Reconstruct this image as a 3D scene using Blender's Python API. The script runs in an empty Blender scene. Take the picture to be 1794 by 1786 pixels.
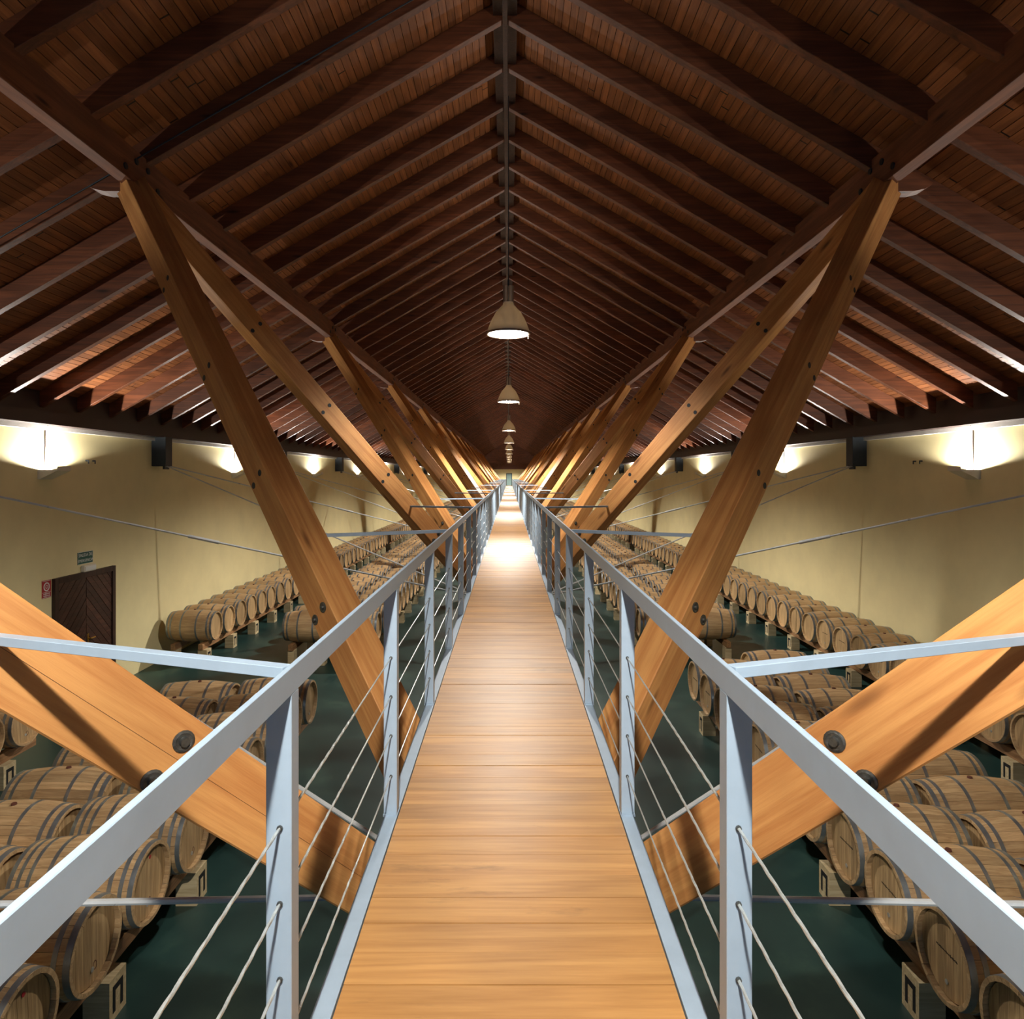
import bpy, bmesh, math, random
from mathutils import Vector, Matrix
random.seed(7)
C = bpy.context.scene.collection
PI = math.pi
EZ = 3.7                                   # eye height over the cellar floor
K = .95
DECK = EZ - 1.35*K                           # top of the walkway boards
YEND = 95.0; YBACK = -8.0

# ---------------------------------------------------------------- camera
cam = bpy.data.cameras.new('camera'); co = bpy.data.objects.new('camera', cam); C.objects.link(co)
co.location = (0, 0, EZ); co.rotation_euler = (PI/2, 0, 0)
cam.sensor_fit = 'HORIZONTAL'; cam.sensor_width = 36; cam.lens = 36*1190/1794
cam.shift_x = 5/1794; cam.shift_y = -58/1794; cam.clip_start = .05; cam.clip_end = 300
bpy.context.scene.camera = co
# ---------------------------------------------------------------- world, exposure
w = bpy.data.worlds.new('world'); bpy.context.scene.world = w; w.use_nodes = True
w.node_tree.nodes['Background'].inputs[0].default_value = (.10, .34, .70, 1)
w.node_tree.nodes['Background'].inputs[1].default_value = .5
vs = bpy.context.scene.view_settings
vs.view_transform = 'Standard'; vs.look = 'None'; vs.gamma = 1; vs.use_curve_mapping = False
vs.exposure = 0.0
sc = bpy.context.scene
sc.cycles.max_bounces = 7; sc.cycles.diffuse_bounces = 2; sc.cycles.glossy_bounces = 3
sc.cycles.sample_clamp_indirect = 4.0; sc.cycles.use_denoising = True
PENDANT_W = 1500.0; SCONCE_W = 330.0
PENDANT_Y = [-.4, 8.8, 16.8, 27.4, 37.4, 46.5, 55.5, 64.5, 73.5, 82.5, 91]
L0 = 7.02
NODE_Y = [6.4 + L0*k for k in range(-1, 13)]      # strut heads under the purlins
BASE_Y = [3.04 + L0*k for k in range(0, 13)]      # strut feet under the walkway
ORD = ['first','second','third','fourth','fifth','sixth','seventh','eighth','ninth','tenth','eleventh','twelfth','thirteenth',
       'fourteenth','fifteenth','sixteenth','seventeenth','eighteenth','nineteenth','twentieth','twenty-first','twenty-second',
       'twenty-third','twenty-fourth','twenty-fifth','twenty-sixth','twenty-seventh','twenty-eighth','twenty-ninth','thirtieth']
for _t, _u in (('thirty', 'fortieth'), ('forty', 'fiftieth'), ('fifty', 'sixtieth'), ('sixty', 'seventieth')): ORD += ['%s-%s' % (_t, q) for q in ORD[:9]] + [_u]

# ---------------------------------------------------------------- materials
def srgb(r, g, b):
    f = lambda c: (c/255/12.92) if c/255 <= .04045 else ((c/255+.055)/1.055)**2.4
    return (f(r), f(g), f(b), 1)
def newmat(name):
    m = bpy.data.materials.new(name); m.use_nodes = True; nt = m.node_tree
    return m, nt, nt.nodes['Principled BSDF']
def nd(nt, t, **kw):
    n = nt.nodes.new(t)
    for k, v in kw.items():
        if k in n.inputs: n.inputs[k].default_value = v
        else: setattr(n, k, v)
    return n
def ramp(nt, fac, stops):
    r = nt.nodes.new('ShaderNodeValToRGB'); e = r.color_ramp.elements
    while len(e) < len(stops): e.new(.5)
    for i, (p, c) in enumerate(stops):
        e[i].position = p; e[i].color = c if len(c) == 4 else (*c, 1)
    nt.links.new(fac, r.inputs[0]); return r
def wood(name, light, dark, axis='X', scale=1.0, rough=.45, knots=True, rand=.25, bump=.15, coat=0.0, joints=None):
    """grain runs along AXIS of the object's own coordinates"""
    m, nt, b = newmat(name); L = nt.links
    tc = nd(nt, 'ShaderNodeTexCoord'); oi = nd(nt, 'ShaderNodeObjectInfo')
    off = nd(nt, 'ShaderNodeVectorMath', operation='SCALE'); L.new(oi.outputs['Location'], off.inputs[0]); off.inputs['Scale'].default_value = .37
    rv = nd(nt, 'ShaderNodeVectorMath', operation='MULTIPLY_ADD'); L.new(oi.outputs['Random'], rv.inputs[0]); rv.inputs[1].default_value = (37, 51, 23); L.new(tc.outputs['Object'], rv.inputs[2])
    mp = nd(nt, 'ShaderNodeMapping'); L.new(rv.outputs[0], mp.inputs[0])
    s = {'X': (.35, 7, 7), 'Y': (7, .35, 7), 'Z': (7, 7, .35)}[axis]
    mp.inputs['Scale'].default_value = tuple(v*scale for v in s)
    n1 = nd(nt, 'ShaderNodeTexNoise', Scale=1.3, Detail=3.0, Roughness=.55, Distortion=.6); L.new(mp.outputs[0], n1.inputs['Vector'])
    n2 = nd(nt, 'ShaderNodeTexNoise', Scale=9.0, Detail=4.0, Roughness=.7); L.new(mp.outputs[0], n2.inputs['Vector'])
    wv = nd(nt, 'ShaderNodeMath', operation='MULTIPLY'); L.new(n1.outputs[0], wv.inputs[0]); wv.inputs[1].default_value = 22.0
    fr = nd(nt, 'ShaderNodeMath', operation='SINE'); L.new(wv.outputs[0], fr.inputs[0])
    mr = nd(nt, 'ShaderNodeMapRange'); L.new(fr.outputs[0], mr.inputs[0]); mr.inputs[1].default_value = -1; mr.inputs[2].default_value = 1
    mix = nd(nt, 'ShaderNodeMath', operation='MULTIPLY_ADD'); L.new(mr.outputs[0], mix.inputs[0]); mix.inputs[1].default_value = .32
    sc2 = nd(nt, 'ShaderNodeMath', operation='MULTIPLY'); L.new(n2.outputs[0], sc2.inputs[0]); sc2.inputs[1].default_value = .75
    L.new(sc2.outputs[0], mix.inputs[2])
    cr = ramp(nt, mix.outputs[0], [(.15, dark), (.75, light)])
    col = cr.outputs[0]
    n3 = nd(nt, 'ShaderNodeTexNoise', Scale=2.2, Detail=2.0); L.new(rv.outputs[0], n3.inputs['Vector'])
    blot = nd(nt, 'ShaderNodeMapRange'); L.new(n3.outputs[0], blot.inputs[0]); blot.inputs[1].default_value = .3; blot.inputs[2].default_value = .7; blot.inputs[3].default_value = .82; blot.inputs[4].default_value = 1.08
    rnd = nd(nt, 'ShaderNodeMapRange'); L.new(oi.outputs['Random'], rnd.inputs[0]); rnd.inputs[3].default_value = 1-rand; rnd.inputs[4].default_value = 1+rand*.4
    vv = nd(nt, 'ShaderNodeMath', operation='MULTIPLY'); L.new(blot.outputs[0], vv.inputs[0]); L.new(rnd.outputs[0], vv.inputs[1])
    hs = nd(nt, 'ShaderNodeHueSaturation'); L.new(col, hs.inputs['Color']); L.new(vv.outputs[0], hs.inputs['Value'])
    col = hs.outputs[0]
    if knots:
        mk = nd(nt, 'ShaderNodeMapping'); L.new(rv.outputs[0], mk.inputs[0])
        k = {'X': (1.1, 5, 5), 'Y': (5, 1.1, 5), 'Z': (5, 5, 1.1)}[axis]; mk.inputs['Scale'].default_value = tuple(q*scale for q in k)
        vo = nd(nt, 'ShaderNodeTexVoronoi', Scale=1.0); L.new(mk.outputs[0], vo.inputs['Vector'])
        kr = ramp(nt, vo.outputs['Distance'], [(.04, (1, 1, 1)), (.13, (.0, .0, .0))])
        mm = nd(nt, 'ShaderNodeMix', data_type='RGBA'); L.new(kr.outputs[0], mm.inputs[0]); L.new(col, mm.inputs[6])
        mm.inputs[7].default_value = tuple(c*.35 for c in dark[:3]) + (1,)
        col = mm.outputs[2]
    if joints:
        # butt joints along a long board: dark line every JOINTS metres, shifted per board
        sp = nd(nt, 'ShaderNodeSeparateXYZ'); L.new(rv.outputs[0], sp.inputs[0])
        mo = nd(nt, 'ShaderNodeMath', operation='PINGPONG'); L.new(sp.outputs[axis], mo.inputs[0]); mo.inputs[1].default_value = joints
        lt = nd(nt, 'ShaderNodeMath', operation='LESS_THAN'); L.new(mo.outputs[0], lt.inputs[0]); lt.inputs[1].default_value = .008
        mm = nd(nt, 'ShaderNodeMix', data_type='RGBA'); L.new(lt.outputs[0], mm.inputs[0]); L.new(col, mm.inputs[6]); mm.inputs[7].default_value = (.005, .003, .002, 1)
        col = mm.outputs[2]
    L.new(col, b.inputs['Base Color'])
    rr = nd(nt, 'ShaderNodeMapRange'); L.new(n3.outputs[0], rr.inputs[0]); rr.inputs[3].default_value = rough-.08; rr.inputs[4].default_value = rough+.1
    L.new(rr.outputs[0], b.inputs['Roughness'])
    b.inputs['Coat Weight'].default_value = coat
    bp = nd(nt, 'ShaderNodeBump', Strength=bump, Distance=.01); L.new(mix.outputs[0], bp.inputs['Height']); L.new(bp.outputs[0], b.inputs['Normal'])
    return m
def plain(name, col, rough=.5, metal=0.0, noise=.12, nscale=6.0, bump=0.0, spec=.5):
    m, nt, b = newmat(name); L = nt.links
    tc = nd(nt, 'ShaderNodeTexCoord'); n = nd(nt, 'ShaderNodeTexNoise', Scale=nscale, Detail=5.0, Roughness=.6); L.new(tc.outputs['Object'], n.inputs['Vector'])
    c = col[:3]
    cr = ramp(nt, n.outputs[0], [(.3, tuple(v*(1-noise) for v in c)), (.7, tuple(min(1, v*(1+noise)) for v in c))])
    L.new(cr.outputs[0], b.inputs['Base Color'])
    mr = nd(nt, 'ShaderNodeMapRange'); L.new(n.outputs[0], mr.inputs[0]); mr.inputs[3].default_value = max(.02, rough-.08); mr.inputs[4].default_value = rough+.08; L.new(mr.outputs[0], b.inputs['Roughness'])
    b.inputs['Metallic'].default_value = metal; b.inputs['Specular IOR Level'].default_value = spec
    if bump:
        bp = nd(nt, 'ShaderNodeBump', Strength=bump, Distance=.01); L.new(n.outputs[0], bp.inputs['Height']); L.new(bp.outputs[0], b.inputs['Normal'])
    return m
def emit(name, col, s):
    m = bpy.data.materials.new(name); m.use_nodes = True; nt = m.node_tree; nt.nodes.clear()
    e = nd(nt, 'ShaderNodeEmission'); e.inputs[0].default_value = col; e.inputs[1].default_value = s
    o = nd(nt, 'ShaderNodeOutputMaterial'); nt.links.new(e.outputs[0], o.inputs[0]); return m

M = {}
M['strut'] = wood('glulam_timber', srgb(212, 154, 90), srgb(176, 112, 58), 'Z', 1.0, .6, True, .12, .12)
M['purlin'] = wood('purlin_timber', srgb(136, 86, 58), srgb(96, 56, 38), 'Y', 1.0, .75, True, .1, .12)
M['rafter'] = wood('rafter_timber', srgb(128, 74, 44), srgb(80, 44, 26), 'X', 1.0, .5, True, .3, .12)
M['ceil'] = wood('ceiling_board_wood', srgb(172, 108, 62), srgb(122, 74, 42), 'Y', 1.0, .55, True, .2, .12, joints=2.3)
M['deck'] = wood('deck_board_wood', srgb(206, 156, 94), srgb(172, 122, 68), 'X', 1.1, .5, False, .1, .05)
M['dark_wood'] = wood('dark_stained_wood', srgb(64, 40, 30), srgb(34, 20, 16), 'Z', 1.2, .5, False, .3, .2)
M['door_plank'] = wood('door_plank_wood', srgb(92, 58, 44), srgb(44, 26, 22), 'Y', 1.5, .45, False, .45, .2)
M['eave'] = plain('dark_eave_paint', srgb(48, 36, 36), .55, 0, .3, 3.0)
M['oak'] = wood('barrel_oak', srgb(212, 180, 134), srgb(172, 136, 94), 'X', 2.2, .5, False, .22, .1)
M['oak_head'] = wood('barrel_head_oak', srgb(210, 178, 130), srgb(156, 122, 82), 'Z', 2.2, .5, False, .25, .1)
M['rack'] = wood('rack_rail_wood', srgb(176, 134, 92), srgb(120, 84, 54), 'Y', 1.5, .55, True, .2, .15)
M['block'] = wood('rack_block_wood', srgb(226, 208, 166), srgb(190, 166, 122), 'X', 1.5, .6, False, .15, .15)
M['hoop'] = plain('galvanised_hoop_steel', srgb(142, 150, 154), .34, .65, .25, 8.0)
M['steel_white'] = plain('pale_grey_painted_steel', srgb(160, 182, 202), .38, 0, .05, 14.0, .02)
M['cable'] = plain('stainless_cable', srgb(196, 204, 204), .35, .5, .1, 60.0, .3)
M['rod'] = plain('steel_rod', srgb(214, 220, 222), .3, .35, .1, 10.0)
M['dark_steel'] = plain('dark_grey_steel', srgb(40, 48, 54), .5, .3, .2, 8.0)
M['bolt'] = plain('bolt_washer_steel', srgb(96, 98, 96), .42, .8, .3, 60.0, .3)
M['wall'] = plain('yellow_plaster', srgb(232, 220, 170), .85, 0, .05, 1.6, .08, .2)
M['ledge'] = plain('white_ledge_plaster', srgb(225, 222, 215), .8, 0, .08, 5.0)
M['black'] = plain('black_print', srgb(16, 18, 20), .7, 0, .1)
M['bung'] = plain('bung_rubber', srgb(96, 52, 40), .6, 0, .2)
M['plug'] = plain('zinc_tap_plug', srgb(190, 188, 180), .35, .6, .1)
M['white_plastic'] = plain('white_plastic', srgb(222, 218, 200), .45, 0, .04)
M['green_sign'] = plain('green_sign_face', srgb(10, 84, 74), .4, 0, .05)
M['red_sign'] = plain('red_sign_face', srgb(170, 34, 40), .4, 0, .05)
M['sign_white'] = plain('sign_lettering_white', srgb(225, 228, 224), .5, 0, .02)
M['brass'] = plain('brass_handle', srgb(200, 160, 70), .3, .9, .05)
M['grey_door'] = plain('grey_green_door_paint', srgb(104, 132, 130), .5, 0, .06)
M['glow'] = emit('lamp_glow', (1, .96, .9, 1), 16.0); M['bulb'] = emit('bulb_glow', (1, .94, .86, 1), 380.0)
M['sconce_glow'] = emit('sconce_lamp_glow', (1, .94, .86, 1), 20.0)
M['pend_metal'] = plain('lamp_housing_metal', srgb(150, 130, 110), .35, .6, .05)
# pendant shade: frosted acrylic, lets a little of the lamp's light through
m, nt, b = newmat('frosted_lamp_shade'); b.inputs['Base Color'].default_value = srgb(200, 188, 168); b.inputs['Roughness'].default_value = .4
tr = nd(nt, 'ShaderNodeBsdfTranslucent'); tr.inputs[0].default_value = srgb(232, 214, 184)
mx = nd(nt, 'ShaderNodeMixShader'); mx.inputs[0].default_value = .08; nt.links.new(b.outputs[0], mx.inputs[1]); nt.links.new(tr.outputs[0], mx.inputs[2]); nt.links.new(mx.outputs[0], nt.nodes['Material Output'].inputs[0])
M['shade'] = m
# cellar floor: green painted concrete, worn and slightly glossy
m, nt, b = newmat('green_painted_floor'); L = nt.links
tc = nd(nt, 'ShaderNodeTexCoord'); n = nd(nt, 'ShaderNodeTexNoise', Scale=.8, Detail=6.0, Roughness=.65); L.new(tc.outputs['Object'], n.inputs['Vector'])
cr = ramp(nt, n.outputs[0], [(.3, srgb(26, 50, 50)), (.55, srgb(40, 68, 64)), (.75, srgb(68, 96, 82))]); L.new(cr.outputs[0], b.inputs['Base Color'])
mr = nd(nt, 'ShaderNodeMapRange'); L.new(n.outputs[0], mr.inputs[0]); mr.inputs[3].default_value = .25; mr.inputs[4].default_value = .55; L.new(mr.outputs[0], b.inputs['Roughness'])
M['floor'] = m
# scuffs on the walkway: darker worn patches
m = M['deck']; nt = m.node_tree; b = nt.nodes['Principled BSDF']; L = nt.links
old = b.inputs['Base Color'].links[0].from_socket
geo = nd(nt, 'ShaderNodeNewGeometry'); mp = nd(nt, 'ShaderNodeMapping'); L.new(geo.outputs['Position'], mp.inputs[0]); mp.inputs['Scale'].default_value = (1.2, 5.0, 1)
n = nd(nt, 'ShaderNodeTexNoise', Scale=1.3, Detail=6.0, Roughness=.7); L.new(mp.outputs[0], n.inputs['Vector'])
cr = ramp(nt, n.outputs[0], [(.60, (0, 0, 0)), (.74, (.55, .55, .55))])
mm = nd(nt, 'ShaderNodeMix', data_type='RGBA'); L.new(cr.outputs[0], mm.inputs[0]); L.new(old, mm.inputs[6]); mm.inputs[7].default_value = srgb(96, 74, 52); L.new(mm.outputs[2], b.inputs['Base Color']); b.inputs['Specular IOR Level'].default_value = .2; b.inputs['Coat Weight'].default_value = .35; b.inputs['Coat Roughness'].default_value = .4; b.inputs['Coat IOR'].default_value = 1.35

# ---------------------------------------------------------------- mesh helpers
def mesh_from(name, verts, faces, mats, fmat=None, smooth=False):
    me = bpy.data.meshes.new(name); me.from_pydata([tuple(v) for v in verts], [], faces); me.update()
    for mt in (mats if isinstance(mats, (list, tuple)) else [mats]): me.materials.append(mt)
    if fmat: me.polygons.foreach_set('material_index', fmat)
    if smooth: me.polygons.foreach_set('use_smooth', [True]*len(me.polygons))
    return me
BF = [(0, 3, 2, 1), (4, 5, 6, 7), (0, 1, 5, 4), (1, 2, 6, 5), (2, 3, 7, 6), (3, 0, 4, 7)]
class MB:
    def __init__(s): s.v = []; s.f = []; s.m = []
    def box(s, x0, x1, y0, y1, z0, z1, mi=0):
        n = len(s.v)
        s.v += [(x0, y0, z0), (x1, y0, z0), (x1, y1, z0), (x0, y1, z0), (x0, y0, z1), (x1, y0, z1), (x1, y1, z1), (x0, y1, z1)]
        s.f += [tuple(n+i for i in q) for q in BF]; s.m += [mi]*6; return s
    def prism(s, pts, axis, a, b, mi=0):
        """polygon PTS (2-D) extruded along AXIS from a to b; 2-D axes are the two others in order"""
        n = len(s.v); k = len(pts)
        def P(p, t): return {'X': (t, p[0], p[1]), 'Y': (p[0], t, p[1]), 'Z': (p[0], p[1], t)}[axis]
        s.v += [P(p, a) for p in pts] + [P(p, b) for p in pts]
        s.f += [tuple(range(n, n+k)), tuple(range(n+2*k-1, n+k-1, -1))] + [(n+i, n+k+i, n+k+(i+1) % k, n+(i+1) % k) for i in range(k)]
        s.m += [mi]*(k+2); return s
    def tube(s, p, q, r, n=8, mi=0, r2=None):
        p = Vector(p); q = Vector(q); d = (q-p).normalized(); a = d.orthogonal().normalized(); b = d.cross(a); i0 = len(s.v); r2 = r if r2 is None else r2
        for i in range(n):
            c = a*math.cos(2*PI*i/n)+b*math.sin(2*PI*i/n); s.v += [tuple(p+c*r), tuple(q+c*r2)]
        for i in range(n):
            j = (i+1) % n; s.f.append((i0+2*i, i0+2*j, i0+2*j+1, i0+2*i+1)); s.m.append(mi)
        s.f += [tuple(i0+2*i for i in reversed(range(n))), tuple(i0+2*i+1 for i in range(n))]; s.m += [mi, mi]; return s
    def lathe(s, prof, n, axis='X', mi=0, cap=False):
        """PROF: (axial, radius)"""
        i0 = len(s.v)
        for t, r in prof:
            for i in range(n):
                c, d = r*math.cos(2*PI*i/n), r*math.sin(2*PI*i/n)
                s.v.append((t, c, d) if axis == 'X' else (c, d, t))
        for j in range(len(prof)-1):
            for i in range(n):
                k = (i+1) % n; q = (i0+j*n+i, i0+j*n+k, i0+(j+1)*n+k, i0+(j+1)*n+i)
                s.f.append(q); s.m.append(mi if isinstance(mi, int) else mi[j])
        if cap:
            s.f += [tuple(i0+i for i in range(n)), tuple(i0+(len(prof)-1)*n+i for i in reversed(range(n)))]; s.m += [mi if isinstance(mi, int) else mi[0]]*2
        return s
    def mesh(s, name, mats, smooth=False, bevel=0, normals=True):
        me = mesh_from(name, s.v, s.f, mats, s.m, smooth)
        if bevel or normals:
            bm = bmesh.new(); bm.from_mesh(me)
            if normals: bmesh.ops.recalc_face_normals(bm, faces=bm.faces)
            if bevel: bmesh.ops.bevel(bm, geom=list(bm.edges), offset=bevel, segments=1, affect='EDGES', clamp_overlap=True)
            bm.to_mesh(me); bm.free()
        if smooth:
            try: me.set_sharp_from_angle(angle=math.radians(35))
            except Exception: pass
        return me
def link(name, me, parent=None, loc=None, rot=None, mat=None):
    o = bpy.data.objects.new(name, me); C.objects.link(o)
    if parent: o.parent = parent
    if mat is not None: o.matrix_local = mat
    else:
        if loc: o.location = loc
        if rot: o.rotation_euler = rot
    return o
def tag(o, label=None, cat=None, group=None, kind=None):
    if label: o['label'] = label
    if cat: o['category'] = cat
    if group: o['group'] = group
    if kind: o['kind'] = kind
    return o
def empty(name, loc=(0, 0, 0), rot=(0, 0, 0)):
    o = bpy.data.objects.new(name, None); C.objects.link(o); o.location = loc; o.rotation_euler = rot; o.empty_display_size = .1; return o
SIDE = {-1: 'left', 1: 'right'}

# ================================================================ SETTING
tag(link('floor', MB().box(-7.2, 7.2, YBACK, YEND+.3, -.2, 0).mesh('floor', M['floor'])), 'dark green painted concrete cellar floor', kind='structure')
for s in (-1, 1):
    xs = sorted((s*7.0, s*7.25))
    wl = tag(link('wall_'+SIDE[s], MB().box(xs[0], xs[1], YBACK, YEND+.3, 0, 5.2).mesh('wall', M['wall'])), 'pale yellow plastered long wall on the %s' % SIDE[s], kind='structure')
    xs = sorted((s*6.93, s*7.0))
    tag(link('trim_%d' % (1 if s < 0 else 2), MB().box(xs[0], xs[1], YBACK, YEND, EZ+.70, EZ+.765).mesh('ledge', M['ledge'])), 'white ledge along the top of the %s wall' % SIDE[s], kind='structure')
    xs = sorted((s*6.74, s*7.0)); x2 = sorted((s*6.88, s*7.0))
    tag(link('trim_%d' % (3 if s < 0 else 4), MB().box(xs[0], xs[1], YBACK, YEND, EZ+.765, EZ+.95).box(x2[0], x2[1], YBACK, YEND, EZ+.95, EZ+1.5).mesh('eave', M['eave'])), 'dark eaves beam on top of the %s wall' % SIDE[s], kind='structure')
wb = tag(link('wall_back', MB().box(-7.2, 7.2, YEND, YEND+.25, 0, EZ+1.0).mesh('wall', M['wall'])), 'pale yellow end wall', kind='structure')
g = MB().prism([(-7.2, EZ+1.0), (7.2, EZ+1.0), (0, EZ+5.4)], 'Y', YEND, YEND+.2)
for i in range(-13, 14): g.box(i*.5-.05, i*.5+.05, YEND-.05, YEND, EZ+1, EZ+5.1-.577*abs(i*.5))
g.box(-6.5, 6.5, YEND-.12, YEND, EZ+1.9, EZ+2.15).box(-7, 7, YEND-.12, YEND, EZ+1.0, EZ+1.2)
link('gable_panel', g.mesh('gable', M['rafter']), wb)
de = tag(link('door_2', MB().box(-.34, .34, YEND-.05, YEND+.02, DECK, DECK+1.62).mesh('door', M['grey_door'])), 'small grey door at the far end of the walkway', kind='structure')
link('door_frame', MB().box(-.42, -.34, YEND-.08, YEND, DECK, DECK+1.7).box(.34, .42, YEND-.08, YEND, DECK, DECK+1.7).box(-.42, .42, YEND-.08, YEND, DECK+1.62, DECK+1.72).mesh('df', M['dark_steel']), de)

# roof
RX = -.045; ZR = EZ+4.96; TAN = .577; ANG = math.atan(TAN); CO = math.cos(ANG); RD = .24
def zroof(x): return ZR - TAN*abs(x-RX)
def slab(z, t): return [(-7.3, zroof(-7.3)+z), (RX, ZR+z), (7.3, zroof(7.3)+z), (7.3, zroof(7.3)+z+t), (RX, ZR+z+t), (-7.3, zroof(-7.3)+z+t)]
cl = MB(); P = slab(RD+.03, .12)
cl.prism([P[0], P[1], P[4], P[5]], 'Y', YBACK, YEND+.3); cl.prism([P[1], P[2], P[3], P[4]], 'Y', YBACK, YEND+.3)
ceiling = tag(link('ceiling', cl.mesh('roof_slab', M['dark_wood'])), 'pitched dark timber roof lined with boards', kind='structure')
bw = .0875
bm_board = MB().box(-bw/2+.003, bw/2-.003, YBACK, YEND, 0, .022).mesh('ceiling_board', M['ceil'])
n = int(7.0/CO/bw)
for s in (-1, 1):
    for i in range(n):
        d = (i+.5)*bw; x = RX+s*d*CO
        link('board', bm_board, ceiling, (x, 0, zroof(x)+RD+random.uniform(0, .004)), (0, s*ANG, 0))
RAF_T = .09
rm = {}
for s in (-1, 1):
    e = 6.85
    rm[s] = MB().prism([(0, 0), (s*e, -TAN*e), (s*e, -TAN*e+RD), (0, RD)], 'Y', 0, RAF_T).mesh('rafter', M['rafter'], bevel=.004)
k0 = int((YBACK-7.35)/.868)+1
RY = [7.35+.868*k for k in range(k0, 101)]
for y in RY:
    for s in (-1, 1): link('rafter', rm[s], ceiling, (RX, y, ZR))
link('ridge_beam', MB().box(RX-.13, RX+.13, YBACK, YEND, ZR+.03, ZR+.22).box(RX-.026, RX+.026, YBACK, YEND, ZR-.035, ZR+.03).mesh('ridge', M['dark_wood']), ceiling)

# purlins
for s in (-1, 1):
    x0, x1 = sorted((s*3.46, s*3.60))
    p = empty('purlin', (s*3.53, YBACK, EZ+2.72)); tag(p, 'long dark timber purlin running the length of the roof on the %s' % SIDE[s], 'beam')
    link('beam', MB().box(-.07, .07, 0, YEND-YBACK, 0, .31).mesh('purlin', M['purlin'], bevel=.006), p)
    bmesh_b = MB().tube((0, 0, 0), (-s*.012, 0, 0), .03, 10).mesh('bolt', M['dark_steel'])
    for y in NODE_Y:
        for q in (-.28, -.1, .1, .28): link('bolt', bmesh_b, p, (-s*.07, y-YBACK+q, .08 if abs(q) > .2 else .2))
# curved corbel blocks behind the strut heads
for s in (-1, 1):
    pts = [(0, 0), (0, .25), (s*.9, .25-.0), (s*.9, .2-.0)]
    pr = [(0, .06), (s*.16, .06), (s*.27, .085), (s*.33, .12), (s*.34, .14), (s*.05, .31), (0, .33)]
    me = MB().prism(pr, 'Y', -.07, .07).mesh('corbel', M['rafter'])
    for i, y in enumerate(NODE_Y):
        o = link('corbel_block', me, None, (s*3.61, y, EZ+2.60))
        tag(o, 'curved timber corbel block at the head of the %s strut pair along the %s purlin' % (ORD[i], SIDE[s]), 'bracket', 'corbel blocks on the %s purlin' % SIDE[s])
# conduit under one rafter on the left
tag(link('conduit', MB().tube((RX, 0, ZR-.03), (-6.7, 0, zroof(-6.7)-.03), .007, 6).mesh('conduit', M['dark_steel']), None, (0, 6.32, 0)), 'thin dark cable running down the slope beneath the left roof', 'cable')

# door in the left wall
dy0, dy1 = 10.39, 11.99; dz = 2.13
dr = empty('door_1', (-7.0, dy0, 0)); tag(dr, 'dark double door of chevron planks in the left wall', kind='structure')
fw = .09; W_ = dy1-dy0
link('door_frame', MB().box(0, .06, 0, fw, 0, dz).box(0, .06, W_-fw, W_, 0, dz).box(0, .06, fw, W_-fw, dz-fw, dz).mesh('door_frame', M['dark_wood'], bevel=.004), dr)
def clip(poly, a, b, c):   # keep a*x+b*y<=c
    out = []
    for i in range(len(poly)):
        p, q = poly[i], poly[(i+1) % len(poly)]; dp = a*p[0]+b*p[1]-c; dq = a*q[0]+b*q[1]-c
        if dp <= 0: out.append(p)
        if dp*dq < 0: t = dp/(dp-dq); out.append((p[0]+(q[0]-p[0])*t, p[1]+(q[1]-p[1])*t))
    return out
for li, (a, b2, sg) in enumerate(((fw, W_/2-.006, 1), (W_/2+.006, W_-fw, -1))):
    leaf = link('door_leaf', MB().box(0, .018, a, b2, .01, dz-fw).mesh('door_leaf', M['dark_wood']), dr)
    k = -8
    u = math.sqrt(.5); st = .105
    for k in range(-20, 40):
        poly = [(a, .01), (b2, .01), (b2, dz-fw), (a, dz-fw)]
        # stripes run at 45 degrees: normal (-sg, 1)*u
        poly = clip(poly, -sg*u, u, (k+1)*st-.004); 
        if len(poly) > 2: poly = clip(poly, sg*u, -u, -(k*st+.004))
        if len(poly) < 3: continue
        ar = abs(sum(poly[i][0]*poly[(i+1) % len(poly)][1]-poly[(i+1) % len(poly)][0]*poly[i][1] for i in range(len(poly))))/2
        if ar < .002: continue
        link('plank', MB().prism(poly, 'X', .016, .032+.003*(k % 2)).mesh('plank', M['door_plank']), leaf)
link('handle', MB().tube((.03, W_/2+.05, 1.02), (.085, W_/2+.05, 1.02), .012).tube((.08, W_/2+.05, 1.02), (.08, W_/2+.17, 1.02), .011).box(.03, .036, W_/2+.03, W_/2+.07, .93, 1.1).mesh('handle', M['brass']), dr)

def text_mesh(body, size, name, mat):
    cu = bpy.data.curves.new(name, 'FONT'); cu.body = body; cu.size = size; cu.align_x = 'CENTER'; cu.align_y = 'CENTER'; cu.extrude = .001; cu.resolution_u = 2
    o = bpy.data.objects.new(name, cu); C.objects.link(o); bpy.context.view_layer.update()
    me = bpy.data.meshes.new_from_object(o.evaluated_get(bpy.context.evaluated_depsgraph_get())); bpy.data.objects.remove(o)
    me.materials.clear(); me.materials.append(mat); return me
WALLROT = Matrix(((0, 0, 1, 0), (1, 0, 0, 0), (0, 1, 0, 0), (0, 0, 0, 1)))   # text: x->+Y, y->+Z, normal->+X
sg = empty('exit_sign', (-7.0, 11.21, EZ-1.34)); tag(sg, 'small green emergency exit sign above the chevron door', 'sign')
link('panel', MB().box(0, .008, -.2, .2, -.1, .1).mesh('panel', M['green_sign']), sg)
link('border', MB().box(0, .009, -.2, .2, .094, .1).box(0, .009, -.2, .2, -.1, -.094).box(0, .009, -.2, -.194, -.1, .1).box(0, .009, .194, .2, -.1, .1).mesh('border', M['sign_white']), sg)
link('lettering', text_mesh('SALIDA DE', .075, 't', M['sign_white']), sg, mat=Matrix.Translation((.01, 0, .045)) @ WALLROT)
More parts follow.
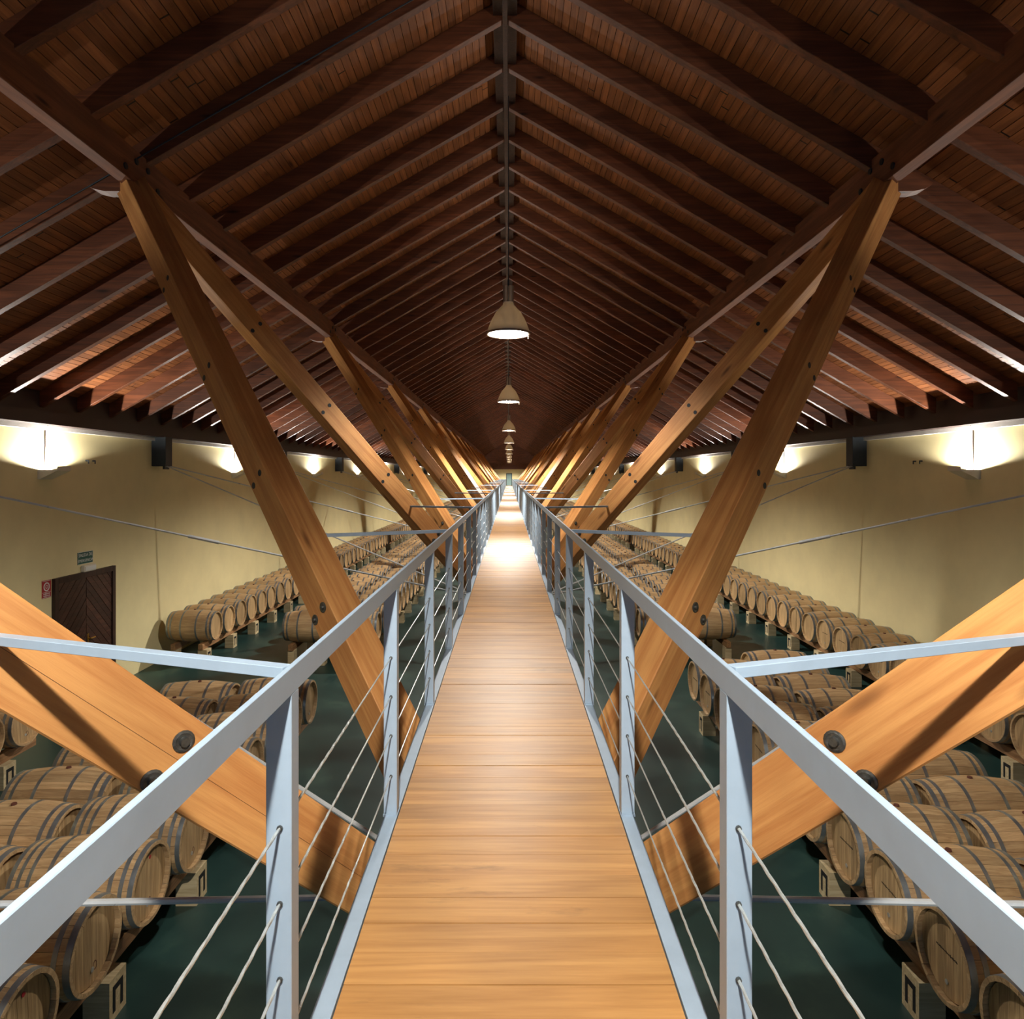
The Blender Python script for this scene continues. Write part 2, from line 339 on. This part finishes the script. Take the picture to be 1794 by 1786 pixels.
link('lettering', text_mesh('EMERGENCIA', .066, 't', M['sign_white']), sg, mat=Matrix.Translation((.01, 0, -.045)) @ WALLROT)
el = empty('emergency_light', (-7.0, 11.25, EZ-1.515)); tag(el, 'white emergency light box between exit sign and door top', 'light')
link('body', MB().box(0, .07, -.16, .16, -.055, .055).mesh('body', M['white_plastic'], bevel=.012), el)
link('lens', MB().box(.07, .078, -.14, .14, -.035, .035).mesh('lens', M['sign_white'], bevel=.003), el)
fs = empty('fire_sign', (-7.0, 10.27, EZ-1.705)); tag(fs, 'red fire equipment sign beside the chevron door', 'sign')
link('panel', MB().box(0, .006, -.1, .1, -.135, .135).mesh('panel', M['red_sign']), fs)
ring = MB()
for i in range(16):
    a0, a1 = 2*PI*i/16, 2*PI*(i+1)/16
    ring.prism([(r*math.cos(a), .035+r*math.sin(a)) for r, a in ((.05, a0), (.068, a0), (.068, a1), (.05, a1))], 'X', .006, .009)
for i in range(8):
    a0 = 2*PI*i/8; ring.prism([(r*math.cos(a), .035+r*math.sin(a)) for r, a in ((.012, a0), (.03, a0-.2), (.03, a0+.2))], 'X', .006, .009)
ring.box(.006, .009, -.094, .094, .122, .128).box(.006, .009, -.094, .094, -.128, -.122).box(.006, .009, -.094, .094, -.05, -.044)
link('emblem', ring.mesh('emblem', M['sign_white']), fs)
for zz in (-.07, -.1): link('lettering', MB().box(.006, .009, -.07, -.045, zz-.008, zz+.008).box(.006, .009, -.035, .0, zz-.008, zz+.008).box(.006, .009, .012, .03, zz-.008, zz+.008).box(.006, .009, .042, .07, zz-.008, zz+.008).mesh('l', M['sign_white']), fs)
# small wall sockets between sconce and bracket
for s, ys in ((-1, 11.32), (1, 11.6)):
    o = empty('wall_hook', (s*7.0, ys, EZ+.26)); tag(o, 'pair of small hooks on the plaster between sconce and bracket, %s wall' % SIDE[s], 'hook')
    for q in (-.09, .09): link('hook', MB().tube((0, q, 0), (-s*.05, q, 0), .012).tube((-s*.045, q, 0), (-s*.045, q, -.05), .01).mesh('hook', M['dark_steel']), o)

# ================================================================ WALKWAY
wk = empty('walkway', (0, -1, DECK)); tag(wk, 'straight narrow walkway of crosswise orange timber boards', 'walkway')
DX = .44*K; bp = .118; nb = 300
bme = MB().box(-DX, DX, 0, bp-.002, -.03, 0).mesh('deck_board', M['deck'])
for i in range(nb): link('board', bme, wk, (0, i*bp, random.uniform(-.0012, .0012)))
far = MB(); y = nb*bp
while y < YEND+1-bp: far.box(-DX, DX, y, y+bp-.002, -.03, 0); y += bp
tag(link('far_boards', far.mesh('far_boards', M['deck']), wk), kind='stuff')
for s in (-1, 1):
    x0, x1 = sorted((s*.443*K, s*.493*K)); xa, xb = sorted((s*.443*K, s*.449*K))
    link('edge_channel', MB().box(x0, x1, 0, YEND+1, -.002, .006).box(xa, xb, 0, YEND+1, -.13, -.002).box(x0, x1, 0, YEND+1, -.136, -.13).mesh('edge', M['steel_white']), wk)
cj = MB().box(-.41, .41, -.03, .03, -.12, -.031).mesh('joist', M['dark_steel'])
for k in range(0, 36): link('cross_joist', cj, wk, (0, 2.39+1.306*2*k, 0))

POSTY = [(1.39+1.306*k)*K for k in range(-1, 75)]
WIREH = tuple(h*K for h in (.72, .875, 1.03, 1.19))
for s in (-1, 1):
    r = empty('railing', (s*.47*K, -1, DECK)); tag(r, 'pale grey steel railing with cables along the %s edge of the walkway' % SIDE[s], 'railing')
    # coordinates relative to root (s*.47, -1, DECK)
    H0 = 1.35*K
    xa, xb = sorted((-s*.0245*K, -s*.0125*K))
    link('handrail', MB().box(xa, xb, 0, YEND+1, H0-.448*K, H0-.3915*K).box(*sorted((-s*.0125*K, s*.032*K)), 0, YEND+1, H0-.448*K, H0-.442*K).mesh('handrail', M['steel_white'], bevel=.0012), r)
    x0, x1 = sorted((-s*.0245*K, s*.028*K))
    pm = MB().box(x0, x1, 0, .049*K, .005, H0-.447*K).mesh('post', M['steel_white'], bevel=.0015)
    fm = MB().box(x0, x1, -.012, .061, .004, .012).mesh('foot', M['steel_white'])
    for y in POSTY:
        p = link('post', pm, r, (0, y+1, 0))
        if y < 20: link('foot_plate', fm, p)
    hm = MB().tube((0, -.004, 0), (0, 0, 0), .006, 8).mesh('grommet', M['bolt'])
    for h in WIREH:
        c = link('cable', MB().tube((0, 0, 0), (0, YEND+1, 0), .0026, 6).mesh('cable', M['cable']), r, (-s*.001, 0, H0-h))
        # twisted strands on the nearest stretch
        tw = MB(); 
        for q in range(3):
            prev = None
            for t in range(0, 150):
                a = t*.55+q*2*PI/3; P = Vector((.0017*math.cos(a), .9+t*.014, .0017*math.sin(a)))
                if prev is not None: tw.tube(prev, P, .0017, 4)
                prev = P
        link('strand', tw.mesh('strand', M['cable'], normals=False), c)
        for y in POSTY[:8]: link('grommet', hm, c, (0, y+1, 0))
        
# braces from railing to struts
def railpt(s, y): return Vector((s*.458*K, y, EZ-.402*K))
bc = 0
for i, by in enumerate(BASE_Y):
    for s in (-1, 1):
        for q in (-1, 1):
            a = railpt(s, by+q*1.71); b = Vector((s*1.25, by+q*(1.43 if q < 0 else 1.33), EZ-.402*K))
            d = b-a; Lh = d.length; ang = math.atan2(d.y, d.x)
            me = MB().box(0, Lh, -.014, .014, -.011, .011).mesh('brace', M['steel_white'], bevel=.001)
            o = link('rail_brace', me, None, a, (0, 0, ang))
            where = 'near' if q < 0 else 'far'
            tag(o, 'pale steel bar from %s handrail to the %s-side strut of the %s support' % (SIDE[s], where, ORD[i]), 'brace', 'steel braces between handrails and struts')

# ================================================================ STRUTS
WA, WB_ = .205, .222
def strut_mesh(Lh): return MB().box(-WA/2, WA/2, -WB_/2, WB_/2, 0, Lh).mesh('strut', M['strut'], bevel=.005)
wash = MB().lathe([(0, .031), (.004, .031), (.006, .024), (.004, .019), (.004, .014), (.016, .012), (.016, .0001)], 16, 'Z', 0).mesh('washer', M['bolt'], smooth=True)
dowel = MB().lathe([(0, .022), (.002, .022), (.002, .0001)], 12, 'Z', 0).mesh('dowel', M['dark_steel'])
A0 = (3.55, 0, 2.72); sm = {}
def add_strut(s, na, nb_, i, q):
    A = Vector((s*3.55, na, EZ+2.72)); B = Vector((s*.10, nb_, EZ-2.10)); 
    Btrue = Vector((0, nb_, EZ-2.21)); d = (Btrue-A).normalized(); B = A+d*((Btrue-A).length-.12)
    n1 = d.cross(Vector((0, 0, 1))).normalized(); n2 = n1.cross(d)*-1
    # object axes: X=n1, Y=n2, Z=-d (from foot to head)
    z = -d; x = n1; yv = z.cross(x)
    mt = Matrix(((x.x, yv.x, z.x, B.x), (x.y, yv.y, z.y, B.y), (x.z, yv.z, z.z, B.z), (0, 0, 0, 1)))
    e = empty('timber_strut'); e.matrix_world = mt
    Lh = (A-B).length - .02
    if 'm' not in sm: sm['m'] = strut_mesh(Lh)
    link('beam', sm['m'], e)
    # bolts on both wide faces
    for face in (-1, 1):
        R = Matrix.Rotation(face*PI/2, 4, 'Y')
        for t, yy in ((.277, -.074), (.277, .046), (.438, -.074), (.438, .046), (.602, -.074), (.602, .046), (.768, -.074), (.768, .046)):
            wz = Lh*t
            o = link('washer' if t < .3 else 'dowel', wash if t < .3 else dowel, e, mat=Matrix.Translation((face*WA/2, yy, wz)) @ R)
    # growing seam between the two laminated planks
    link('seam', MB().box(-WA/2-.0006, WA/2+.0006, -.0005, .0005, .05, Lh-.05).mesh('seam', M['dark_wood']) if 'seam' not in sm else sm['seam'], e)
    sm['seam'] = e.children[-1].data
    w = 'forward' if q > 0 else 'back'
    tag(e, 'timber strut leaning %s and up to the %s purlin from the %s support' % ('away' if q > 0 else 'nearer', SIDE[s], ORD[i]), 'strut', 'timber struts under the purlins')
    return e
for i, by in enumerate(BASE_Y):
    for s in (-1, 1):
        for q in (-1, 1):
            add_strut(s, NODE_Y[i] if q < 0 else NODE_Y[i+1], by, i, q)
    c = empty('support_column', (0, by, 0)); tag(c, 'short steel column under the walkway at the %s strut cluster' % ORD[i], 'column', 'columns under the walkway')
    if i == 0:
        colm = MB().tube((0, 0, .02), (0, 0, EZ-2.3), .11, 16).mesh('shaft', M['dark_steel'], smooth=True)
        shoe = MB().box(-.2, .2, -.2, .2, EZ-2.34, EZ-2.3).box(-.012, .012, -.2, .2, EZ-2.3, EZ-1.98).box(-.2, .2, -.012, .012, EZ-2.3, EZ-1.98).mesh('shoe', M['dark_steel'])
        basep = MB().box(-.2, .2, -.2, .2, 0, .02).mesh('basep', M['dark_steel'])
        head = MB().box(-.42, .42, -.05, .05, DECK-.24, DECK-.14).box(-.05, .05, -.05, .05, EZ-1.98, DECK-.24).mesh('head', M['dark_steel'])
    link('shaft', colm, c); link('shoe', shoe, c); link('base_plate', basep, c); link('crosshead', head, c)

# wall brackets and tie rods
for s in (-1, 1):
    x0, x1 = sorted((0, -s*.28))
    bk = MB().box(x0, x1, -.13, .13, EZ+.20, EZ+.78).mesh('bracket', M['dark_steel'], bevel=.006)
    for i, y in enumerate(NODE_Y):
        o = empty('wall_bracket', (s*7.0, y, 0)); link('box', bk, o)
        link('anchor_plate', MB().box(*sorted((-s*.20, -s*.24)), -.09, .09, EZ+.14, EZ+.20).mesh('ap', M['dark_steel']), o)
        tag(o, 'dark steel bracket box under the %s eaves beam, %s along the wall' % (SIDE[s], ORD[i]), 'bracket', 'steel bracket boxes on the %s wall' % SIDE[s])
    for i, by in enumerate(BASE_Y):
        for q in (-1, 1):
            ny = NODE_Y[i] if q < 0 else NODE_Y[i+1]
            hb = -1.87 if q < 0 else -1.97
            a = Vector((s*6.86, ny, EZ+.24)); b = Vector((s*.05, by, EZ+hb))
            o = empty('tie_rod', a)
            link('rod', MB().tube((0, 0, 0), b-a, .0115, 8).mesh('rod', M['rod'], smooth=True), o)
            dd = (b-a).normalized()
            link('turnbuckle', MB().tube(dd*3.6, dd*3.95, .02, 8).mesh('tb', M['rod']), o)
            tag(o, 'thin steel tie rod slanting from the %s wall down %s to the %s support' % (SIDE[s], 'away' if q < 0 else 'back', ORD[i]), 'rod', 'tie rods to the walls')

# ================================================================ LAMPS
def spot(name, loc, rot, watts, size, blend, col, rad, parent=None):
    l = bpy.data.lights.new(name, 'SPOT'); l.energy = watts; l.spot_size = math.radians(size); l.spot_blend = blend; l.color = col; l.shadow_soft_size = rad
    o = bpy.data.objects.new(name, l); C.objects.link(o); o.location = loc; o.rotation_euler = rot
    if parent: o.parent = parent
    return o
def batwing(l, low):
    """luminaire distribution: dimmer straight down (LOW), full beyond about 50 degrees"""
    l.use_nodes = True; nt = l.node_tree; em = nt.nodes['Emission']
    tc = nt.nodes.new('ShaderNodeTexCoord'); sp = nt.nodes.new('ShaderNodeSeparateXYZ'); nt.links.new(tc.outputs['Normal'], sp.inputs[0])
    ab = nt.nodes.new('ShaderNodeMath'); ab.operation = 'ABSOLUTE'; nt.links.new(sp.outputs[2], ab.inputs[0])
    mr = nt.nodes.new('ShaderNodeMapRange'); mr.interpolation_type = 'SMOOTHSTEP'; nt.links.new(ab.outputs[0], mr.inputs[0])
    mr.inputs[1].default_value = .55; mr.inputs[2].default_value = .97; mr.inputs[3].default_value = 1.0; mr.inputs[4].default_value = low
    nt.links.new(mr.outputs[0], em.inputs['Strength'])
ZL = EZ+1.85
R0 = .28
prof = [(.40, .07), (.37, .075), (.33, .11), (.27, .165), (.20, .205), (.13, .238), (.05, .268), (0, R0)]
sh = MB().lathe(prof + [(0, R0-.006)] + [(z, r-.006) for z, r in reversed(prof)], 32, 'Z').mesh('shade', M['shade'], smooth=True)
rimm = MB().lathe([(-.012, R0+.004), (.012, R0+.004), (.012, R0-.01), (-.012, R0-.01), (-.012, R0+.004)], 32, 'Z').mesh('rim', M['pend_metal'], smooth=True)
hous = MB().tube((-.036, 0, .40), (-.036, 0, .62), .034, 14).tube((.036, 0, .40), (.036, 0, .62), .034, 14).box(-.07, .07, -.04, .04, .39, .41).mesh('housing', M['pend_metal'], smooth=True)
hook = MB().tube((0, 0, .61), (0, 0, .70), .012).mesh('hook', M['dark_steel'])
lampd = MB().lathe([(.012, .11), (.012, .22), (.014, .262)], 32, 'Z').mesh('lens', M['glow'])
bulbm = MB().lathe([(.010, .0001), (.010, .108)], 24, 'Z').mesh('bulb', M['bulb'])
latch = MB().tube((R0-.02, 0, -.07), (R0-.02, 0, .0), .008).mesh('latch', M['pend_metal'])
for i, y in enumerate(PENDANT_Y):
    e = empty('pendant_lamp', (RX if False else -.01, y, ZL))
    if i: lab = 'bell-shaped pendant lamp hanging from the ridge, %s one ahead over the walkway' % ORD[i-1]
    else: lab = 'bell-shaped pendant lamp hanging straight above the near end of the walkway'
    tag(e, lab, 'lamp', 'pendant lamps along the ridge')
    link('shade', sh, e); link('rim', rimm, e); link('housing', hous, e); link('hook', hook, e); link('lens', lampd, e); link('bulb', bulbm, e); link('latch', latch, e)
    link('cord', MB().tube((0, 0, .70), (0, 0, ZR-.03-ZL), .006, 6).mesh('cord', M['dark_steel']), e)
    pl = spot('pendant_light', (0, 0, .0), (0, 0, 0), PENDANT_W*(.98 if i == 0 else .85 if i == 1 else 2.2), 148, .5, (1, .92, .82), .055, e)
    batwing(pl.data, .5 if i == 0 else .12)
SY = [3.18+7.05*k for k in range(-1, 13)]
for s in (-1, 1):
    # wedge tray: .30 deep, .22 wide, .14 high, open top
    D_, Wd, Hh = .30, .30, .14; t = .006
    def tray():
        b = MB(); f = lambda x: -s*x
        b.prism([(f(0), -Hh), (f(D_), 0), (f(D_), -t*2), (f(.02), -Hh-t)], 'Y', -Wd/2, Wd/2)
        for q in (-1, 1): b.prism([(f(0), -Hh), (f(D_), 0), (f(0), 0)], 'Y', *sorted((q*Wd/2, q*(Wd/2-t))))
        b.box(*sorted((f(0), f(t))), -Wd/2, Wd/2, -Hh, 0)
        b.box(*sorted((f(D_-t), f(D_))), -Wd/2, Wd/2, -t, .055)  # raised front lip, added to keep the uplight off the opposite struts
        return b.mesh('tray', M['white_plastic'])
    tm = tray(); lm = MB().tube((-s*.07, -.06, -.07), (-s*.07, .06, -.07), .012, 8).mesh('tube', M['sconce_glow'])
    cd = MB().tube((-s*.012, 0, 0), (-s*.012, 0, .62), .008, 6).tube((-s*.012, 0, .62), (-s*.26, -.12, .80), .006, 6).mesh('conduit', M['eave'])
    for i, y in enumerate(SY):
        e = empty('wall_sconce', (s*7.0, y, EZ+.10))
        tag(e, 'wedge-shaped wall uplighter, %s along the %s wall' % (ORD[i], SIDE[s]), 'lamp', 'uplighters on the %s wall' % SIDE[s])
        link('tray', tm, e); link('bulb', lm, e); link('conduit', cd, e)
        spot('sconce_light', (-s*.13, 0, -.03), (PI, 0, 0), SCONCE_W, 168, .15, (1, .93, .85), .022, e)

# ================================================================ BARRELS
BL = .90; RB = .3165; RH = .277; ZC = .70
def rad(x): return RB-(RB-RH)*(abs(x)/(BL/2))**1.8
NS = 26
# stave: one slice, thickness 25 mm
def stave_mesh():
    xs = [-.45, -.36, -.24, -.12, 0, .12, .24, .36, .45]; v = []; f = []; h = PI/NS-.004
    an = [-h, 0, h]
    for x in xs:
        for a in an: r = rad(x); v.append((x, r*math.sin(a), r*math.cos(a)))
    o = len(v)
    for x in xs:
        for a in (-h, h): r = rad(x)-.026; v.append((x, r*math.sin(a), r*math.cos(a)))
    n = len(xs)
    for i in range(n-1):
        for j in range(2): f.append((3*i+j, 3*i+j+1, 3*i+j+4, 3*i+j+3))
        f.append((o+2*i, o+2*i+1, o+2*i+3, o+2*i+2)); f.append((3*i, 3*i+3, o+2*i+2, o+2*i)); f.append((3*i+2, 3*i+5, o+2*i+3, o+2*i+1))
    for i in (0, n-1): f.append((3*i, 3*i+1, 3*i+2, o+2*i+1, o+2*i))
    b = MB(); b.v = v; b.f = f; b.m = [0]*len(f); return b.mesh('stave', M['oak'], smooth=True)
stave = stave_mesh()
def hoop_mesh(xc, wd, n=32):
    a, c = xc-wd/2, xc+wd/2; t = .0025
    return MB().lathe([(a, rad(a)-.002), (a, rad(a)+t), (c, rad(c)+t), (c, rad(c)-.002)], n, 'X').mesh('hoop', M['hoop'], smooth=True)
HOOPS6 = [(.428, .038), (.355, .03), (.15, .03), (-.15, .03), (-.355, .03), (-.428, .038)]
HOOPS8 = [(.43, .034), (.365, .028), (.29, .028), (.16, .03), (-.16, .03), (-.29, .028), (-.365, .028), (-.43, .034)]
hoops6 = [hoop_mesh(*h) for h in HOOPS6]; hoops8 = [hoop_mesh(*h) for h in HOOPS8]
# head boards: 6 vertical strips clipped to a circle, in plane x = const
RHI = RH-.027; XH = BL/2-.035
hb = []
circ = [(RHI*math.cos(2*PI*i/28), RHI*math.sin(2*PI*i/28)) for i in range(28)]
edges = [-RHI-.01, -.165, -.085, -.01, .07, .155, RHI+.01]
for a, b_ in zip(edges, edges[1:]):
    p = clip(clip(circ, -1, 0, -(a+.0012)), 1, 0, b_-.0012); hb.append(MB().prism(p, 'X', -.01, 0).mesh('head_board', M['oak_head']))
backing = MB().prism(circ, 'X', -.016, -.01).mesh('head_backing', M['oak_head'])
bung = MB().tube((0, 0, RB-.004), (0, 0, RB+.012), .024, 12, r2=.02).mesh('bung', M['bung'])
plug = MB().tube((-.001, 0, -.16), (.004, 0, -.16), .016, 10).mesh('plug', M['plug'])
reddot = MB().tube((-.001, .03, .17), (.003, .03, .17), .014, 10).mesh('dot', M['red_sign'])
# brand burnt into the head: short illegible scribble
scr = MB(); rnd = random.Random(3); yy = -.10
while yy < .10:
    hgt = rnd.uniform(.008, .02); scr.box(-.0005, .0012, yy, yy+.004, .02-hgt*.4, .02+hgt*.6); scr.box(-.0005, .0012, yy, yy+.011, .018, .0215); yy += .014
scr = scr.mesh('brand', M['black'])
ringb = MB()
for i in range(14):
    a0, a1 = 2*PI*i/14, 2*PI*(i+1)/14
    ringb.prism([(r*.6*math.cos(a), -.15+r*math.sin(a)) for r, a in ((.024, a0), (.03, a0), (.03, a1), (.024, a1))], 'X', -.0005, .0012)
ringb = ringb.mesh('ring_mark', M['bung'])
def shell(n, npr, mats=True):
    b = MB(); xs = [-BL/2+BL*i/npr for i in range(npr+1)]
    return b, xs
def body_mesh(n, npr):
    b = MB(); xs = [-BL/2+BL*i/npr for i in range(npr+1)]
    pr = [(-XH, .0001), (-XH, RHI), (-BL/2, RHI+.006)] + [(x, rad(x)) for x in xs] + [(BL/2, RHI+.006), (XH, RHI), (XH, .0001)]
    mi = [1] + [0]*(len(pr)-3) + [1]
    b.lathe(pr, n, 'X', mi); return b
mid_body = body_mesh(28, 10).mesh('stave_body', [M['oak'], M['oak_head']], smooth=True)
# far barrel: one mesh with hoops, heads and bung
fb = body_mesh(16, 6)
for xc, wd in HOOPS6: 
    a, c = xc-wd/2, xc+wd/2; fb.lathe([(a, rad(a)-.002), (a, rad(a)+.005), (c, rad(c)+.005), (c, rad(c)-.002)], 16, 'X', 2)
fb.box(-.03, .03, -.03, .03, RB-.01, RB+.01, 3)
far_me = fb.mesh('barrel', [M['oak'], M['oak_head'], M['hoop'], M['bung']], smooth=True)
# tiny barrel for the joined rest
def tiny(bm_, x, y, z, rz):
    n0 = len(bm_.v); b = MB(); xs = [-.45, -.44, -.2, .2, .44, .45]
    b.lathe([(-XH, .0001), (-.45, RHI), (-.45, rad(.45)), (-.37, rad(.37)), (-.17, rad(.17)+.002), (-.13, rad(.13)+.002), (.13, rad(.13)), (.17, rad(.17)+.002), (.37, rad(.37)), (.45, rad(.45)), (.45, RHI), (XH, .0001)], 10, 'X', [1, 0, 2, 0, 2, 0, 2, 0, 2, 0, 1])
    b.box(-.03, .03, -.03, .03, RB-.01, RB+.01, 3)
    bm_.v += [(p[0]+x, p[1]+y, p[2]+z) for p in b.v]; bm_.f += [tuple(i+n0 for i in q) for q in b.f]; bm_.m += b.m

rows = []   # (side, name, x centre, [y...], hoops)
def ys(start, pitch, stop):
    out = []; y = start
    while (y >= stop if pitch < 0 else y <= stop): out.append(y); y += pitch
    return out
rows.append((-1, 'inner', 3.08, sorted(ys(9.04, -.67, 2.2)), 'near'))
rows.append((-1, 'outer', 4.05, sorted(ys(8.90, -.665, 2.2)), 'near'))
rows.append((-1, 'wall', 6.33, sorted(ys(8.30, -.637, 5.5)), 'near'))
rows.append((1, 'inner', 3.15, sorted(ys(9.97, -.6355, 2.2)), 'near'))
rows.append((1, 'outer', 4.10, sorted(ys(10.48, -.6355, 2.2)), 'near'))
rows.append((1, 'wall', 6.40, ys(5.87, .638, YEND-1), 'near'))
rows.append((-1, 'inner', 3.05, ys(13.62, .638, YEND-1), 'far'))
rows.append((-1, 'outer', 4.00, ys(13.60, .638, YEND-1), 'far'))
rows.append((-1, 'wall', 6.33, ys(13.67, .638, YEND-1), 'far'))
rows.append((1, 'inner', 3.10, ys(13.95, .638, YEND-1), 'far'))
rows.append((1, 'outer', 4.10, ys(13.85, .638, YEND-1), 'far'))
allb = []
for ri, (s, nm, x, yl, bank) in enumerate(rows):
    for j, y in enumerate(yl): allb.append((y, ri, j))
allb.sort(); single = set((ri, j) for y, ri, j in allb[:298])
rest = MB()
for y, ri, j in allb:
    s, nm, x, yl, bank = rows[ri]
    jit = random.Random(ri*1000+j); dx = jit.uniform(-.012, .012); rx = jit.uniform(-.12, .12)
    if (ri, j) not in single:
        tiny(rest, s*x+dx, y, ZC, 0); continue
    rowname = {'inner': 'inner %s row' % SIDE[s], 'outer': 'second %s row' % SIDE[s], 'wall': '%s wall row' % SIDE[s]}[nm]
    nj = len(yl)-1-j
    if bank == 'near' and not (s == 1 and nm == 'wall'):
        lab = 'oak barrel lying in the near %s, %s from its far end' % (rowname, ORD[nj]); grp = 'barrels in the near %s' % rowname
    else:
        bk = 'far ' if not (s == 1 and nm == 'wall') else ''
        if j < len(ORD): lab = 'oak barrel lying in the %s%s, %s from its near end' % (bk, rowname, ORD[j])
        else: lab = 'small distant oak barrel deep in the %s%s' % (bk, rowname)
        grp = 'barrels in the %s%s' % (bk, rowname)
    rz = 0 if s < 0 else PI      # local +X faces the walkway
    near = y < 8.6 and abs(x) < 6 and y > 2.9
    if near or y < 24:
        e = empty('barrel', (s*x+dx, y, ZC-RB), (0, 0, rz)); tag(e, lab, 'barrel', grp)
        if near:
            for q in range(NS): link('stave', stave, e, (0, 0, RB), (rx+2*PI*q/NS, 0, 0))
            for hbm in hb: link('head_board', hbm, e, (XH, 0, RB), (rx*.5, 0, 0))
            link('head_backing', backing, e, (XH, 0, RB))
            link('back_head', backing, e, (-XH+.016, 0, RB))
        else:
            link('stave_body', mid_body, e, (0, 0, RB), (rx, 0, 0))
        hs = hoops8 if (s < 0 and nm == 'inner' and bank == 'near' and j % 3 != 0) else hoops6
        for hm_ in hs: link('hoop', hm_, e, (0, 0, RB))
        link('bung', bung, e, (0, 0, RB), (rx*.6, 0, 0))
        if y < 13:
            link('tap_plug', plug, e, (XH, 0, RB), (rx*.5, 0, 0))
            if s > 0: link('brand_mark', scr, e, (XH, 0, RB), (rx*.5, 0, 0))
            else: link('brand_mark', ringb, e, (XH, .03, RB), (rx*.5, 0, 0))
            if s < 0 and nm == 'inner' and j in (2, 4): link('red_sticker', reddot, e, (XH, 0, RB))
    else:
        o = link('barrel', far_me, None, (s*x+dx, y, ZC), (rx, 0, rz)); tag(o, lab, 'barrel', grp)
o = link('barrel_rows', rest.mesh('barrels_far', [M['oak'], M['oak_head'], M['hoop'], M['bung']], smooth=True))
tag(o, 'remaining tiny oak barrels in long rows toward the far end', 'barrels', kind='stuff')

# racks: two rails and blocks under each row
ZRAIL = ZC-math.sqrt((RB-.012)**2)+.0
blk = {}
for s in (-1, 1):
    b = MB().box(-.09, .09, -.10, .10, 0, .285)
    f = -s*.09
    def q(y0, y1, z0, z1): b.box(*sorted((f, f-s*.002)), y0, y1, z0, z1, 1)
    q(-.06, -.03, .05, .23); q(.03, .06, .05, .23); q(-.03, .03, .19, .23)
    blk[s] = b.mesh('block', [M['block'], M['black']])
    blk[s, 'plain'] = MB().box(-.06, .06, -.10, .10, 0, .285).mesh('block_plain', M['block'])
for (s, nm, x, yl, bank) in rows:
    y0, y1 = yl[0]-.34, yl[-1]+.34
    e = empty('barrel_rack', (s*x, y0, 0))
    tag(e, 'low timber rack on blocks under the %s%s' % ('' if (s == 1 and nm == 'wall') else bank+' ', {'inner': 'inner %s row' % SIDE[s], 'outer': 'second %s row' % SIDE[s], 'wall': '%s wall row' % SIDE[s]}[nm]), 'rack', 'barrel racks')
    top = ZC - rad(.27) + .004
    for d in (-1, 1):      # d=-1: walkway side
        xr = s*d*.27
        link('rail', MB().box(-.045, .045, 0, y1-y0, .285, top).mesh('rail', M['rack'], bevel=.003), e, (xr, 0, 0))
        yb = .12; cnt = 0
        while yb < y1-y0-.05:
            if y0+yb < 45:
                link('block', blk[s] if d < 0 else blk[s, 'plain'], e, (xr+(s*-.03 if d < 0 else 0), yb, 0)); cnt += 1
            yb += 1.275
    if y1 > 45:
        st = MB(); yb = .12
        while yb < y1-y0-.05:
            if y0+yb >= 45:
                for d in (-1, 1): st.box(s*d*.27-.06, s*d*.27+.06, yb-.1, yb+.1, 0, .285)
            yb += 1.275
        tag(link('far_blocks', st.mesh('far_blocks', M['block']), e), kind='stuff')
    # wooden wedges that keep the barrels of the nearest rows from rolling
    if y0 < 13 and nm != 'wall':
        wm = MB().prism([(-.05, 0), (.05, 0), (.05, .05)], 'X', -.03, .03).mesh('chock', M['block'])
        for y in yl:
            if y < 13: link('chock', wm, e, (-s*.27, y-y0+.13, top-.004))
